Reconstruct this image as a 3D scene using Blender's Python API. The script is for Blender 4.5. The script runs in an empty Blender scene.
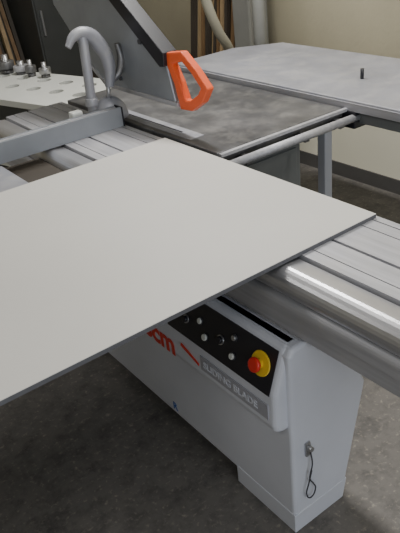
import bpy, bmesh, math, random
from mathutils import Matrix, Vector
random.seed(4)
S = bpy.context.scene
COL = S.collection

# ------------------------------------------------------------ materials
def mat(name, c, rough=0.5, metal=0.0, var=0.08, scale=6.0, bump=0.0, bscale=60, stretch=None, c2=None, coat=0.0, dust=0.0):
    m = bpy.data.materials.new(name); m.use_nodes = True
    nt = m.node_tree; b = nt.nodes['Principled BSDF']
    b.inputs['Roughness'].default_value = rough
    b.inputs['Metallic'].default_value = metal
    b.inputs['Coat Weight'].default_value = coat
    tc = nt.nodes.new('ShaderNodeTexCoord')
    mp = nt.nodes.new('ShaderNodeMapping')
    if stretch: mp.inputs['Scale'].default_value = stretch
    nt.links.new(tc.outputs['Object'], mp.inputs['Vector'])
    n = nt.nodes.new('ShaderNodeTexNoise'); n.inputs['Scale'].default_value = scale
    n.inputs['Detail'].default_value = 6
    nt.links.new(mp.outputs[0], n.inputs['Vector'])
    r = nt.nodes.new('ShaderNodeValToRGB')
    r.color_ramp.elements[0].position = 0.3; r.color_ramp.elements[1].position = 0.7
    if c2 is None:
        c2 = tuple(max(0, x*(1-2*var)) for x in c)
    r.color_ramp.elements[0].color = (*c2, 1); r.color_ramp.elements[1].color = (*c, 1)
    nt.links.new(n.outputs['Fac'], r.inputs['Fac'])
    nt.links.new(r.outputs['Color'], b.inputs['Base Color'])
    if dust > 0:   # pale sawdust film: rougher, lighter, less metallic in patches
        nd = nt.nodes.new('ShaderNodeTexNoise'); nd.inputs['Scale'].default_value = 9
        nd.inputs['Detail'].default_value = 10; nd.inputs['Roughness'].default_value = 0.75
        nt.links.new(tc.outputs['Object'], nd.inputs['Vector'])
        mr = nt.nodes.new('ShaderNodeMapRange')
        mr.inputs['From Min'].default_value = 0.45; mr.inputs['From Max'].default_value = 0.7
        mr.inputs['To Min'].default_value = 0; mr.inputs['To Max'].default_value = dust
        nt.links.new(nd.outputs['Fac'], mr.inputs['Value'])
        mx = nt.nodes.new('ShaderNodeMixRGB'); mx.inputs[2].default_value = (0.50,0.48,0.43,1)
        nt.links.new(mr.outputs[0], mx.inputs[0]); nt.links.new(r.outputs['Color'], mx.inputs[1])
        nt.links.new(mx.outputs[0], b.inputs['Base Color'])
        m2 = nt.nodes.new('ShaderNodeMapRange'); m2.inputs['To Min'].default_value = rough; m2.inputs['To Max'].default_value = 0.85
        nt.links.new(mr.outputs[0], m2.inputs['Value']); nt.links.new(m2.outputs[0], b.inputs['Roughness'])
    if bump > 0:
        n2 = nt.nodes.new('ShaderNodeTexNoise'); n2.inputs['Scale'].default_value = bscale
        nt.links.new(mp.outputs[0], n2.inputs['Vector'])
        bp = nt.nodes.new('ShaderNodeBump'); bp.inputs['Strength'].default_value = bump
        bp.inputs['Distance'].default_value = 0.01
        nt.links.new(n2.outputs['Fac'], bp.inputs['Height'])
        nt.links.new(bp.outputs[0], b.inputs['Normal'])
    return m

M = {}
M['melamine'] = mat('white_melamine', (0.60,0.585,0.55), 0.5, 0, 0.03, 2)
M['core'] = mat('panel_edge', (0.11,0.11,0.12), 0.8, 0, 0.1, 40)
M['alu'] = mat('aluminium', (0.48,0.48,0.51), 0.5, 0.45, 0.12, 5, stretch=(12,0.6,12), dust=0.35)
M['alu_bright'] = mat('polished_aluminium', (0.68,0.68,0.71), 0.34, 0.8, 0.10, 5)
M['alu_dark'] = mat('dark_metal', (0.07,0.07,0.08), 0.5, 0.3)  # dark metal for seal, bezels, bolts and latch wire
M['iron'] = mat('cast_iron', (0.20,0.20,0.21), 0.38, 0.6, 0.25, 5, dust=0.3)
M['iron_lt'] = mat('grey_extension_steel', (0.36,0.365,0.405), 0.45, 0.3, 0.12, 6, dust=0.45)
M['paint'] = mat('white_machine_paint', (0.64,0.655,0.72), 0.42, 0, 0.06, 3)
M['paint_d'] = mat('grey_machine_paint', (0.17,0.18,0.18), 0.5, 0, 0.1, 5)
M['black'] = mat('black_plastic', (0.014,0.014,0.02), 0.4)
M['gap_shade'] = mat('dark_gap_shade', (0.03,0.03,0.035), 0.7)  # near-black colour standing in for shade under the base
M['label'] = mat('grey_label', (0.36,0.36,0.40), 0.5, 0, 0.02)
M['red'] = mat('red_ink', (0.65,0.05,0.03), 0.5, 0, 0.02)
M['ered'] = mat('red_button', (0.65,0.03,0.02), 0.35, 0, 0.02)
M['yellow'] = mat('yellow_plastic', (0.75,0.50,0.03), 0.45, 0, 0.02)
M['orange'] = mat('orange_plastic', (0.85,0.12,0.03), 0.42, 0, 0.04)
M['blue'] = mat('blue_ink', (0.04,0.12,0.4), 0.5)
M['guard'] = mat('guard_grey', (0.31,0.33,0.36), 0.35, 0.3, 0.14, 4)
M['cream'] = mat('cream_hose', (0.46,0.43,0.33), 0.6)
M['wood'] = mat('brown_wood', (0.22,0.13,0.06), 0.65, 0, 0.2, 5, stretch=(10,10,0.6))
M['wood_lt'] = mat('tan_wood', (0.40,0.28,0.15), 0.65, 0, 0.15, 5, stretch=(10,10,0.6))
M['wood_dk'] = mat('dark_wood', (0.05,0.04,0.03), 0.7)
M['cab'] = mat('grey_cabinet', (0.055,0.058,0.056), 0.5)
M['duct'] = mat('duct_grey', (0.26,0.26,0.24), 0.55, 0, 0.08)
M['white'] = mat('bench_white', (0.66,0.67,0.63), 0.5, 0, 0.03)
M['steel'] = mat('steel', (0.45,0.45,0.46), 0.35, 0.8)
M['wall'] = mat('plaster_wall', (0.42,0.38,0.27), 0.85, 0, 0.10, 1.5, 0.15, 40)
M['dado_lit'] = mat('cream_lower_wall_lit', (0.86,0.82,0.66), 0.7, 0, 0.04, 1.5)  # cream lower wall, colour raised in place of light falling there
M['ceil'] = mat('ceiling_paint', (0.6,0.6,0.58), 0.9, 0, 0.03)
M['trim'] = mat('trim_paint', (0.10,0.095,0.09), 0.7)

def concrete():
    m = mat('concrete_floor', (0.205,0.19,0.175), 0.6, 0, 0.2, 1.1, 0.08, 60, c2=(0.12,0.113,0.106))
    nt = m.node_tree; b = nt.nodes['Principled BSDF']
    tc = nt.nodes.new('ShaderNodeTexCoord')
    def layer(scale, p0, c0, p1, c1, rough=0.7):
        n = nt.nodes.new('ShaderNodeTexNoise'); n.inputs['Scale'].default_value = scale; n.inputs['Detail'].default_value = 9
        n.inputs['Roughness'].default_value = rough
        nt.links.new(tc.outputs['Object'], n.inputs['Vector'])
        r = nt.nodes.new('ShaderNodeValToRGB')
        r.color_ramp.elements[0].position = p0; r.color_ramp.elements[0].color = (*c0,1)
        r.color_ramp.elements[1].position = p1; r.color_ramp.elements[1].color = (*c1,1)
        nt.links.new(n.outputs['Fac'], r.inputs['Fac'])
        mx = nt.nodes.new('ShaderNodeMixRGB'); mx.blend_type = 'MULTIPLY'; mx.inputs[0].default_value = 1
        src = b.inputs['Base Color'].links[0].from_socket
        nt.links.new(src, mx.inputs[1]); nt.links.new(r.outputs['Color'], mx.inputs[2])
        nt.links.new(mx.outputs[0], b.inputs['Base Color'])
    layer(14, 0.32, (0.6,0.6,0.6), 0.55, (1.05,1.04,1.02))
    layer(55, 0.56, (1,1,1), 0.70, (1.9,1.85,1.7), 0.6)
    layer(5, 0.34, (0.6,0.6,0.62), 0.46, (1,1,1), 0.8)
    return m
M['floor'] = concrete()

# ------------------------------------------------------------ helpers
def root(name):
    e = bpy.data.objects.new(name, None); e.empty_display_size = 0.1
    COL.objects.link(e); return e

def finish(me, name, m, parent, bevel=0, smooth=False, seg=2):
    o = bpy.data.objects.new(name, me); COL.objects.link(o)
    if m: me.materials.append(M[m] if isinstance(m, str) else m)
    if parent: o.parent = parent
    if smooth:
        for p in me.polygons: p.use_smooth = True
    if bevel > 0:
        b = o.modifiers.new('bevel', 'BEVEL'); b.width = bevel; b.segments = seg
        b.limit_method = 'ANGLE'; b.angle_limit = math.radians(35)
    return o

def box(name, x0,x1,y0,y1,z0,z1, m, parent=None, bevel=0):
    bm = bmesh.new(); bmesh.ops.create_cube(bm, size=1)
    for v in bm.verts:
        v.co = Vector(((x0+x1)/2+v.co.x*(x1-x0), (y0+y1)/2+v.co.y*(y1-y0), (z0+z1)/2+v.co.z*(z1-z0)))
    me = bpy.data.meshes.new(name); bm.to_mesh(me); bm.free()
    return finish(me, name, m, parent, bevel)

def prism(name, pts, a0, a1, axis, m, parent=None, bevel=0, holes=None, seg=2):
    """extrude a 2-D outline. axis 'Y': pts=(x,z); axis 'X': pts=(y,z); axis 'Z': pts=(x,y)"""
    def P(p, a):
        if axis == 'Y': return (p[0], a, p[1])
        if axis == 'X': return (a, p[0], p[1])
        return (p[0], p[1], a)
    bm = bmesh.new()
    if holes is None:
        A = [bm.verts.new(P(p, a0)) for p in pts]; B = [bm.verts.new(P(p, a1)) for p in pts]
        bm.faces.new(A); bm.faces.new(B[::-1])
        n = len(pts)
        for i in range(n): bm.faces.new((A[i], B[i], B[(i+1)%n], A[(i+1)%n]))
    else:
        n = len(pts)
        O0=[bm.verts.new(P(p,a0)) for p in pts]; O1=[bm.verts.new(P(p,a1)) for p in pts]
        I0=[bm.verts.new(P(p,a0)) for p in holes]; I1=[bm.verts.new(P(p,a1)) for p in holes]
        for i in range(n):
            j=(i+1)%n
            bm.faces.new((O0[i],O0[j],I0[j],I0[i])); bm.faces.new((O1[i],I1[i],I1[j],O1[j]))
            bm.faces.new((O0[i],O1[i],O1[j],O0[j])); bm.faces.new((I0[i],I0[j],I1[j],I1[i]))
    bmesh.ops.recalc_face_normals(bm, faces=bm.faces)
    me = bpy.data.meshes.new(name); bm.to_mesh(me); bm.free()
    return finish(me, name, m, parent, bevel, seg=seg)

def cyl(name, p0, p1, r, m, parent=None, r2=None, seg=28, bevel=0):
    p0, p1 = Vector(p0), Vector(p1); d = p1-p0
    bm = bmesh.new()
    bmesh.ops.create_cone(bm, cap_ends=True, segments=seg, radius1=r, radius2=r if r2 is None else r2, depth=d.length)
    q = d.to_track_quat('Z','Y').to_matrix().to_4x4(); q.translation = (p0+p1)/2
    bm.transform(q)
    me = bpy.data.meshes.new(name); bm.to_mesh(me); bm.free()
    for p in me.polygons: p.use_smooth = len(p.vertices) == 4
    return finish(me, name, m, parent, bevel)

def tube(name, pts, r, m, parent=None, radii=None, cyclic=False):
    cu = bpy.data.curves.new(name, 'CURVE'); cu.dimensions = '3D'; cu.bevel_depth = r; cu.bevel_resolution = 5
    cu.resolution_u = 10; cu.use_fill_caps = True
    sp = cu.splines.new('BEZIER'); sp.bezier_points.add(len(pts)-1); sp.use_cyclic_u = cyclic
    for i, (bp, p) in enumerate(zip(sp.bezier_points, pts)):
        bp.co = p; bp.handle_left_type = bp.handle_right_type = 'AUTO'
        bp.radius = radii[i] if radii else 1
    tmp = bpy.data.objects.new(name+'_c', cu); COL.objects.link(tmp)
    dg = bpy.context.evaluated_depsgraph_get()
    me = bpy.data.meshes.new_from_object(tmp.evaluated_get(dg)); me.name = name
    bpy.data.objects.remove(tmp)
    me.materials.clear()
    return finish(me, name, m, parent, 0, True)

def lettering(name, body, size, loc, rot, m, parent, depth=0.0006, off=0.018):
    cu = bpy.data.curves.new(name, 'FONT'); cu.body = body; cu.size = size; cu.extrude = depth
    cu.offset = size*off
    tmp = bpy.data.objects.new(name+'_c', cu); COL.objects.link(tmp)
    dg = bpy.context.evaluated_depsgraph_get()
    me = bpy.data.meshes.new_from_object(tmp.evaluated_get(dg)); me.name = name
    bpy.data.objects.remove(tmp)
    me.transform(Matrix.Translation(loc) @ rot.to_4x4())
    me.materials.clear()
    return finish(me, name, m, parent)

# ------------------------------------------------------------ room
box('floor', -3.2, 3.2, -2.7, 6.2, -0.1, 0, 'floor')
box('ceiling', -3.2, 3.2, -2.7, 6.2, 3.0, 3.1, 'ceil')
box('wall_right', 3.05, 3.2, -2.7, 6.2, 0, 3.0, 'wall')
box('wall_back', -3.2, 3.05, 6.05, 6.2, 0, 3.0, 'wall')
box('wall_left', -3.2, -3.05, -2.7, 6.05, 0, 3.0, 'wall')
box('wall_front', -3.05, 3.05, -2.7, -2.55, 0, 3.0, 'wall')
box('baseboard_right', 3.03, 3.05, -2.55, 6.05, 0, 0.09, 'trim')
box('baseboard_back', -3.05, 3.03, 6.03, 6.05, 0, 0.09, 'trim')
box('lit_lower_wall', 3.04, 3.05, -2.55, 3.28, 0.09, 0.72, 'dado_lit')  # pale wall panel, its bright look is put into the colour

# ------------------------------------------------------------ board being cut
board = root('white_board_panel')
box('board_core', -0.75, 1.294, 1.044, 2.074, 0.8845, 0.8955, 'core', board)
box('board_face', -0.75, 1.294, 1.044, 2.074, 0.8955, 0.897, 'melamine', board)

# ------------------------------------------------------------ panel saw
saw = root('sliding_table_saw')
top = [(1.012,0.852),(1.012,0.884)]
for g, w in ((1.05,0.0018), (1.122,0.005), (1.235,0.002), (1.28,0.002)):
    top += [(g-w,0.884),(g-w,0.872),(g+w,0.872),(g+w,0.884)]
top += [(1.305,0.884),(1.305,0.852)]
prism('sliding_table_top', top, 0.1, 3.0, 'Y', 'alu', saw)
rail = [(1.005,0.846),(1.005,0.874)]
for i in range(11):
    t = math.radians(80+i*13)
    rail.append((0.957+0.040*math.cos(t), 0.839+0.040*math.sin(t)))
rail += [(0.925,0.816),(1.0,0.816)]
prism('carriage_edge_rail', rail, 0.1, 3.0, 'Y', 'alu_bright', saw)
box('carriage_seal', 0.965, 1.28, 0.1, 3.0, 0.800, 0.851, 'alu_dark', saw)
beam = []
for a in range(0, 91, 15):
    t = math.radians(90+a); beam.append((0.945+0.022*math.cos(t), 0.780+0.022*math.sin(t)))
beam += [(0.923,0.752),(0.932,0.746),(0.932,0.70),(0.945,0.688),(1.29,0.688),(1.29,0.802)]
prism('support_beam', beam, 0.1, 3.0, 'Y', 'alu', saw, 0.001)
box('beam_end_cap', 0.93, 1.30, 0.092, 0.1, 0.69, 0.88, 'black', saw)

base = [(0.885,0.06),(1.105,0.06),(1.185,0.42),(1.15,0.49),(1.04,0.60),(0.95,0.684),(0.90,0.684),(0.885,0.66)]
prism('base_cabinet', base, 0.97, 2.9, 'Y', 'paint', saw, 0.012, seg=3)
foot = [(0.883,0.0),(1.09,0.0),(1.106,0.075),(0.883,0.075)]
prism('base_foot_near', foot, 0.968, 1.24, 'Y', 'paint', saw, 0.003)
prism('base_foot_far', foot, 2.6, 2.88, 'Y', 'paint', saw, 0.003)
con = [(0.892,0.684),(0.845,0.545),(0.842,0.440),(0.846,0.422),(0.858,0.410),(0.887,0.407),(0.95,0.407),(0.95,0.684)]
prism('control_console', con, 0.985, 2.0, 'Y', 'paint', saw, 0.018, seg=4)
def cf(y, s, off=0.0):
    p0 = Vector((0.845,y,0.545)); p1 = Vector((0.892,y,0.684))
    n = Vector((-(p1.z-p0.z),0,(p1.x-p0.x))).normalized()
    return p0.lerp(p1, s) + n*off
bm = bmesh.new()
q=[]
for off in (0.0005, 0.003):
    q.append([bm.verts.new(cf(y, s, off)) for y, s in ((1.006,-0.03),(1.475,-0.03),(1.56,0.88),(1.006,0.88))])
bm.faces.new(q[1]); bm.faces.new(q[0][::-1])
for i in range(4): bm.faces.new((q[0][i],q[0][(i+1)%4],q[1][(i+1)%4],q[1][i]))
bmesh.ops.recalc_face_normals(bm, faces=bm.faces)
me = bpy.data.meshes.new('control_face'); bm.to_mesh(me); bm.free()
finish(me, 'control_face', 'black', saw)
def knob(name, y, s, r, h, m, base=None):
    if base:
        cyl(name+'_bezel', cf(y,s,0.003), cf(y,s,0.006), r*1.35, base, saw)
    cyl(name, cf(y,s,0.003), cf(y,s,h), r, m, saw, bevel=min(r*0.2,0.003))
knob('emergency_stop_plate', 1.055, 0.48, 0.036, 0.009, 'yellow')
knob('emergency_stop_stem', 1.055, 0.48, 0.013, 0.026, 'yellow')
cyl('emergency_stop_button', cf(1.055,0.48,0.022), cf(1.055,0.48,0.036), 0.021, 'ered', saw, bevel=0.005)
knob('start_button', 1.165, 0.25, 0.009, 0.012, 'white', 'alu_dark')
knob('stop_button', 1.17, 0.62, 0.008, 0.012, 'steel', 'alu_dark')
knob('selector_1', 1.225, 0.40, 0.011, 0.014, 'black', 'steel')
knob('selector_2', 1.29, 0.25, 0.010, 0.012, 'white', 'alu_dark')
knob('lamp_1', 1.325, 0.5, 0.009, 0.010, 'white', 'alu_dark')
knob('lamp_2', 1.37, 0.70, 0.008, 0.010, 'white', 'alu_dark')
knob('selector_3', 1.39, 0.35, 0.010, 0.014, 'black', 'steel')
box('label_strip', 0.8400, 0.8435, 1.012, 1.312, 0.456, 0.508, 'label', saw)
RT = Matrix(((0,0,-1),(-1,0,0),(0,1,0)))
lettering('label_lettering', 'SLIDING BLADE', 0.035, Vector((0.8395,1.298,0.470)), RT, 'paint', saw)
lettering('red_lettering', 'scm', 0.112, Vector((0.8410,1.632,0.428)), RT, 'red', saw, off=0.03)
prism('red_slash', [(1.415,0.492),(1.41,0.502),(1.325,0.470),(1.325,0.462)], 0.8393, 0.8425, 'X', 'red', saw)
lettering('serial_mark', 'R', 0.045, Vector((0.884,1.60,0.085)), RT, 'blue', saw)
box('base_gap_shade', 0.95, 1.06, 1.25, 2.6, 0.0, 0.06, 'gap_shade', saw)  # dark block in place of the shade in the gap below
box('latch_plate', 0.93, 0.948, 0.962, 0.970, 0.29, 0.34, 'steel', saw, 0.002)
cyl('latch_knob', (0.939,0.968,0.325), (0.939,0.948,0.325), 0.008, 'steel', saw)
tube('latch_wire', [(0.939,0.955,0.31),(0.945,0.955,0.26),(0.934,0.955,0.21),(0.950,0.957,0.175),(0.958,0.957,0.15),(0.940,0.957,0.125),(0.922,0.957,0.15),(0.930,0.956,0.19),(0.942,0.955,0.235)], 0.0022, 'alu_dark', saw)

# cast iron table and body behind
box('cast_iron_table', 1.335, 1.995, 1.80, 3.0, 0.845, 0.884, 'iron', saw, 0.004)
box('saw_insert_plate', 1.36, 1.43, 2.0, 2.85, 0.884, 0.8855, 'iron_lt', saw)
box('blade_slot', 1.392, 1.400, 2.1, 2.75, 0.8855, 0.8862, 'black', saw)
box('iron_table_apron', 1.35, 1.98, 1.825, 2.98, 0.79, 0.845, 'paint_d', saw)
box('main_cabinet', 1.33, 1.82, 1.87, 2.95, 0.0, 0.79, 'paint_d', saw, 0.01)
box('cabinet_door', 1.36, 1.79, 1.862, 1.871, 0.1, 0.76, 'paint_d', saw, 0.004)
cyl('fence_rail', (1.34,1.752,0.845), (2.12,1.752,0.845), 0.016, 'alu', saw)
for x in (1.45, 1.75, 1.95):
    box('rail_bracket', x-0.012, x+0.012, 1.76, 1.83, 0.815, 0.85, 'iron', saw)
cyl('rail_end_knob', (2.115,1.752,0.845), (2.15,1.752,0.845), 0.028, 'black', saw, bevel=0.004)
box('rail_bracket_block', 2.00, 2.12, 1.74, 1.85, 0.80, 0.875, 'black', saw, 0.006)
box('flat_fence_bar', 1.34, 2.02, 1.782, 1.80, 0.868, 0.882, 'alu', saw, 0.002)
ext = [(2.01,1.0),(2.66,1.0),(2.66,2.86),(2.42,3.02),(2.01,3.02)]
prism('extension_table_top', ext, 0.884, 0.915, 'Z', 'iron_lt', saw, 0.004)
box('extension_edge_strip', 2.004, 2.012, 1.0, 3.02, 0.872, 0.905, 'alu', saw)
box('extension_apron', 2.03, 2.62, 1.03, 2.95, 0.82, 0.888, 'paint_d', saw)
for (x,y) in ((2.12,2.02),(2.12,1.06),(2.58,1.06),(2.58,2.9)):
    box('extension_leg', x-0.024, x+0.024, y-0.024, y+0.024, 0, 0.86, 'paint', saw, 0.004)
cyl('index_pin', (2.285,1.95,0.915), (2.285,1.95,0.960), 0.008, 'black', saw)
# crosscut outrigger + fence
box('outrigger_near_tube', -0.5, 0.72, 1.45, 1.52, 0.83, 0.884, 'alu', saw, 0.003)
box('outrigger_plate', -0.5, 0.735, 2.02, 2.37, 0.846, 0.8843, 'iron_lt', saw, 0.004)
box('outrigger_coupling', 0.735, 0.93, 1.9, 2.45, 0.80, 0.842, 'wood_dk', saw, 0.003)
box('outrigger_frame', -0.45, 0.73, 1.4, 2.4, 0.79, 0.83, 'paint_d', saw)
fen = [(2.38,0.8845),(2.44,0.8845),(2.44,0.962),(2.428,0.962),(2.428,0.952),(2.395,0.952),(2.395,0.965),(2.38,0.965)]
prism('crosscut_fence', fen, -0.5, 1.29, 'X', 'guard', saw, 0.001)
box('fence_top_strip', -0.5, 1.285, 2.396, 2.427, 0.952, 0.960, 'alu', saw)
box('fence_end_cap', 1.29, 1.296, 2.378, 2.442, 0.8845, 0.966, 'black', saw)

# overhead blade guard
G = [(2.10,1.0),(2.64,1.0),(2.78,1.09),(3.04,1.32),(3.04,1.68),(2.75,1.60),(2.58,1.485),(2.14,1.175)]
prism('guard_body', G, 1.380, 1.415, 'X', 'guard', saw, 0.006)
edge = [(2.13,1.145),(2.125,1.195),(2.58,1.51),(2.75,1.63),(3.05,1.72),(3.05,1.66),(2.77,1.57),(2.60,1.455),(2.16,1.14)]
prism('guard_top_edge', edge, 1.365, 1.430, 'X', 'black', saw, 0.003)
prism('guard_lower_lip', [(2.08,0.994),(2.64,0.994),(2.80,1.085),(2.79,1.10),(2.635,1.012),(2.08,1.012)], 1.374, 1.421, 'X', 'alu', saw, 0.002)
for yy, zz in ((2.3,1.22),(2.7,1.42),(2.5,1.05)):
    cyl('guard_bolt', (1.372,yy,zz),(1.381,yy,zz), 0.010, 'alu_dark', saw)
oo = [(2.16,1.190),(2.03,1.208),(1.955,1.155),(1.885,1.09),(1.925,1.035),(2.0,0.99),(2.075,0.985),(2.10,1.08)]
ii = [(2.10,1.155),(2.035,1.172),(1.980,1.135),(1.930,1.088),(1.950,1.062),(2.005,1.030),(2.035,1.026),(2.060,1.09)]
prism('guard_orange_nose', oo, 1.382, 1.414, 'X', 'orange', saw, 0.006, holes=ii)
cyl('guard_column', (2.72,3.12,0.0), (2.72,3.12,2.05), 0.04, 'duct', saw)
box('guard_column_foot', 2.6, 2.84, 3.0, 3.24, 0.0, 0.02, 'paint_d', saw, 0.003)
box('guard_boom', 1.36, 2.76, 3.08, 3.16, 1.95, 2.03, 'paint', saw, 0.006)
prism('guard_hanger', [(2.9,1.62),(3.02,1.62),(3.16,1.96),(3.08,1.98)], 1.385, 1.410, 'X', 'paint_d', saw)

# ------------------------------------------------------------ hold-down clamp (part of the saw's fence)
cl = root('hold_down_clamp'); cl.parent = saw
cy = 2.475
cyl('clamp_base_disc', (1.215,cy+0.02,0.8845), (1.215,cy+0.02,0.905), 0.05, 'iron', cl, bevel=0.003)
cyl('clamp_post', (1.205,cy,0.895), (1.222,cy,1.262), 0.020, 'iron_lt', cl, bevel=0.003)
cyl('clamp_collar', (1.208,cy,0.975), (1.210,cy,1.01), 0.027, 'iron_lt', cl, bevel=0.004)
tube('clamp_arm', [(1.150,cy,1.225),(1.185,cy,1.262),(1.240,cy,1.262),(1.292,cy,1.205),(1.318,cy,1.13),(1.305,cy,1.035)], 0.024, 'iron_lt', cl,
     radii=[0.55,0.85,1.15,1.3,1.15,0.8])
tube('clamp_lever', [(1.30,cy,1.06),(1.345,cy,1.07),(1.372,cy-0.01,1.13),(1.365,cy-0.01,1.20)], 0.014, 'iron', cl, radii=[1,1.1,1.2,0.8])
cyl('clamp_screw', (1.30,cy,1.07), (1.29,cy,0.96), 0.009, 'steel', cl)
bm = bmesh.new()
bmesh.ops.create_uvsphere(bm, u_segments=32, v_segments=16, radius=1)
bmesh.ops.delete(bm, geom=[v for v in bm.verts if v.co.z < -0.01], context='VERTS')
bmesh.ops.holes_fill(bm, edges=[e for e in bm.edges if e.is_boundary])
for v in bm.verts: v.co = Vector((1.290+v.co.x*0.085, cy+0.01+v.co.y*0.065, 0.90+v.co.z*0.095))
me = bpy.data.meshes.new('clamp_dome'); bm.to_mesh(me); bm.free()
finish(me, 'clamp_dome', 'iron_lt', cl, 0, True)
box('clamp_slide_plate', 1.08, 1.33, 2.445, 2.62, 0.8845, 0.90, 'iron', cl, 0.003)
box('clamp_release_tab', 1.10, 1.15, 2.45, 2.49, 0.90, 0.975, 'white', cl, 0.006)

# ------------------------------------------------------------ tool rack bench with bored holes
def bench_pt(n, d): return (0.963*n-0.27*d, 0.27*n+0.963*d)
bench = root('tool_holder_bench')
BR = Matrix(((0.963,-0.27,0,0),(0.27,0.963,0,0),(0,0,1,0),(0,0,0,1)))
def bbox(name, n0,n1,d0,d1,z0,z1,m,parent=bench,bevel=0):
    o = box(name,n0,n1,d0,d1,z0,z1,m,parent,bevel); o.data.transform(BR); return o
bt = bbox('bench_top', 2.19,2.73,2.65,4.6,0.765,0.80,'white')
cutbm = bmesh.new()
for i in range(9):
    for j in range(2):
        n = 2.42+j*0.17; d = 2.80+i*0.20+(0.1 if j%2 else 0)
        x,y = bench_pt(n,d)
        bmesh.ops.create_cone(cutbm, cap_ends=True, segments=20, radius1=0.044, radius2=0.044, depth=0.2,
                              matrix=Matrix.Translation((x,y,0.79)))
cme = bpy.data.meshes.new('cut'); cutbm.to_mesh(cme); cutbm.free()
co = bpy.data.objects.new('cut', cme); COL.objects.link(co)
md = bt.modifiers.new('b','BOOLEAN'); md.operation='DIFFERENCE'; md.object=co; md.solver='EXACT'
dg = bpy.context.evaluated_depsgraph_get()
nm = bpy.data.meshes.new_from_object(bt.evaluated_get(dg)); bt.modifiers.clear(); bt.data = nm
bpy.data.objects.remove(co)
bbox('bench_hole_shade', 2.22,2.70,2.69,4.56,0.70,0.72,'cab')  # dark sheet added close under the bores so they look shaded
bbox('bench_shelf', 2.22,2.70,2.69,4.56,0.35,0.37,'cab')
bbox('bench_front_rail', 2.20,2.215,2.67,4.58,0.67,0.765,'cab')
bbox('bench_lower_drawer', 2.205,2.22,2.9,4.5,0.37,0.62,'white')
bbox('bench_back_board', 2.70,2.715,2.67,4.58,0.2,0.765,'cab')
for n in (2.22,2.66):
    for d in (2.67,4.54): bbox('bench_leg', n,n+0.04,d,d+0.04,0,0.765,'cab')
cut = root('cutter_heads')
for i in range(9):
    n = 2.66+random.uniform(-0.02,0.02); d = 3.35+i*0.13
    x,y = bench_pt(n,d); r = random.uniform(0.035,0.058); h = random.uniform(0.07,0.13)
    cyl('cutter_arbor', (x,y,0.80),(x,y,0.80+h), r*0.4,'steel',cut)
    cyl('cutter_disc', (x,y,0.80+h*0.25),(x,y,0.80+h*0.65), r, random.choice(['steel','iron','alu']),cut,bevel=0.003)
    cyl('cutter_seat', (x,y,0.80),(x,y,0.80+h*0.2), r*0.75, 'iron',cut)

# ------------------------------------------------------------ background
bd = root('stacked_boards')
y = 3.60
for i in range(13):
    w = random.uniform(0.025,0.05); h = random.uniform(1.5,2.0)
    prism('board_%d'%i, [(2.80-0.02*(i%3),0.0),(2.83-0.02*(i%3),0.0),(3.02,h),(2.99,h)], y, y+w-0.006, 'Y', ['wood','wood_dk','wood_lt','wood_dk'][i%4], bd)
    y += w
b2 = root('lumber_stack')
x = 1.55; i = 0
while x < 2.22:
    w = random.uniform(0.025,0.05); h = random.uniform(1.3,1.9); i += 1
    prism('plank', [(5.55-0.02*(i%2),0.0),(5.58,0.0),(5.98,h),(5.95,h)], x, x+w-0.006, 'X', ['wood_dk','wood','wood_dk','wood_lt'][i%4], b2)
    x += w
sc = root('steel_cabinet')
box('cabinet_body', 2.27,2.68,5.40,5.98,0.05,1.6,'cab',sc,0.008)
box('cabinet_plinth', 2.29,2.66,5.43,5.96,0.0,0.05,'black',sc)
box('cabinet_door', 2.285,2.665,5.385,5.399,0.1,1.55,'cab',sc,0.004)
box('cabinet_handle', 2.31,2.325,5.36,5.385,0.8,1.0,'steel',sc,0.003)
b3 = root('leaning_planks')
x = 2.74
while x < 3.0:
    w = random.uniform(0.03,0.06); h = random.uniform(1.2,1.9)
    prism('plank', [(5.6,0.0),(5.63,0.0),(5.98,h),(5.95,h)], x, min(x+w-0.006,3.01), 'X', random.choice(['wood_dk','wood','wood_dk']), b3)
    x += w
ho = root('dust_hose')
tube('hose_pipe', [(2.35,3.22,2.3),(2.36,3.22,1.7),(2.40,3.22,1.2),(2.50,3.25,0.98),(2.62,3.30,0.82),(2.66,3.34,0.5),(2.66,3.34,0.15)], 0.030,'cream',ho)
box('hose_outlet_box', 2.56,2.76,3.28,3.46,0.0,0.2,'cab',ho,0.01)
du = root('dust_extractor')
box('extractor_housing', 2.82,2.98,3.33,3.50,0.0,1.5,'duct',du,0.012)
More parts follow.
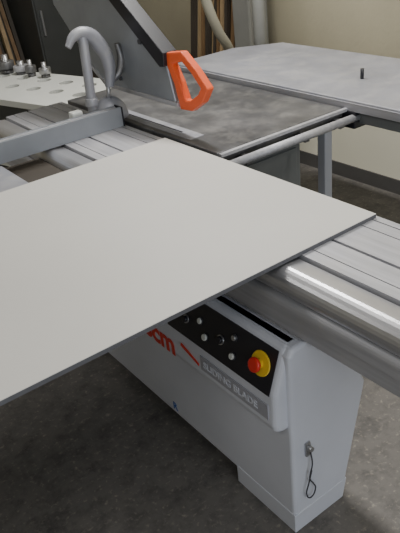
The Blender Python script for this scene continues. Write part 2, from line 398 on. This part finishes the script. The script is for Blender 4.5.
cyl('extractor_pipe', (2.89,3.41,1.5),(2.89,3.41,2.4),0.06,'steel',du)

# ------------------------------------------------------------ lights (fixtures under the ceiling)
def area(name, loc, size, sy, energy, color, rot=(0,0,0)):
    l = bpy.data.lights.new(name,'AREA'); l.shape='RECTANGLE'; l.size=size; l.size_y=sy; l.energy=energy; l.color=color
    o = bpy.data.objects.new(name,l); COL.objects.link(o); o.location=loc; o.rotation_euler=rot; return o
for i,(x,y,e) in enumerate(((1.9,2.7,64),(-0.8,3.4,24),(1.9,0.6,36),(-1.2,0.0,16))):
    f = root('ceiling_lamp')
    box('lamp_tray', x-0.12,x+0.12,y-0.65,y+0.65,2.94,2.995,'ceil',f,0.005)
    a = area('tube_light', (x,y,2.93), 0.2,1.25,e,(0.99,0.97,0.93)); a.parent=f
w = root('added_window')  # unseen window, added for cool fill on the base front
for (a0,a1,z0,z1) in ((-1.6,1.6,0.95,1.0),(-1.6,1.6,2.3,2.35),(-1.65,-1.6,0.95,2.35),(1.6,1.65,0.95,2.35),(-0.02,0.02,1.0,2.3)):
    box('added_window_frame', a0,a1,-2.56,-2.50,z0,z1,'white',w)
a = area('added_window_fill', (0,-2.49,1.65), 3.2,1.3,64,(0.84,0.91,1.0),(math.radians(90),0,0)); a.parent=w  # added fill light set in the invented frame

wd = bpy.data.worlds.new('world'); S.world = wd; wd.use_nodes = True
wd.node_tree.nodes['Background'].inputs[0].default_value=(0.5,0.55,0.6,1)
wd.node_tree.nodes['Background'].inputs[1].default_value=0.3

# ------------------------------------------------------------ camera
X = Vector((0.7939,0.3691,-0.4832)).normalized()
Y = Vector((-0.5991,0.3451,-0.7225)); Z = X.cross(Y).normalized(); Y = Z.cross(X)
R = Matrix((X,Y,Z)).to_4x4(); R.translation = (0,0,1.7)
cam = bpy.data.cameras.new('camera'); co = bpy.data.objects.new('camera',cam); COL.objects.link(co)
cam.sensor_fit='VERTICAL'; cam.sensor_height=24; cam.lens=650/533*24; cam.clip_start=0.05
co.matrix_world = R
S.camera = co
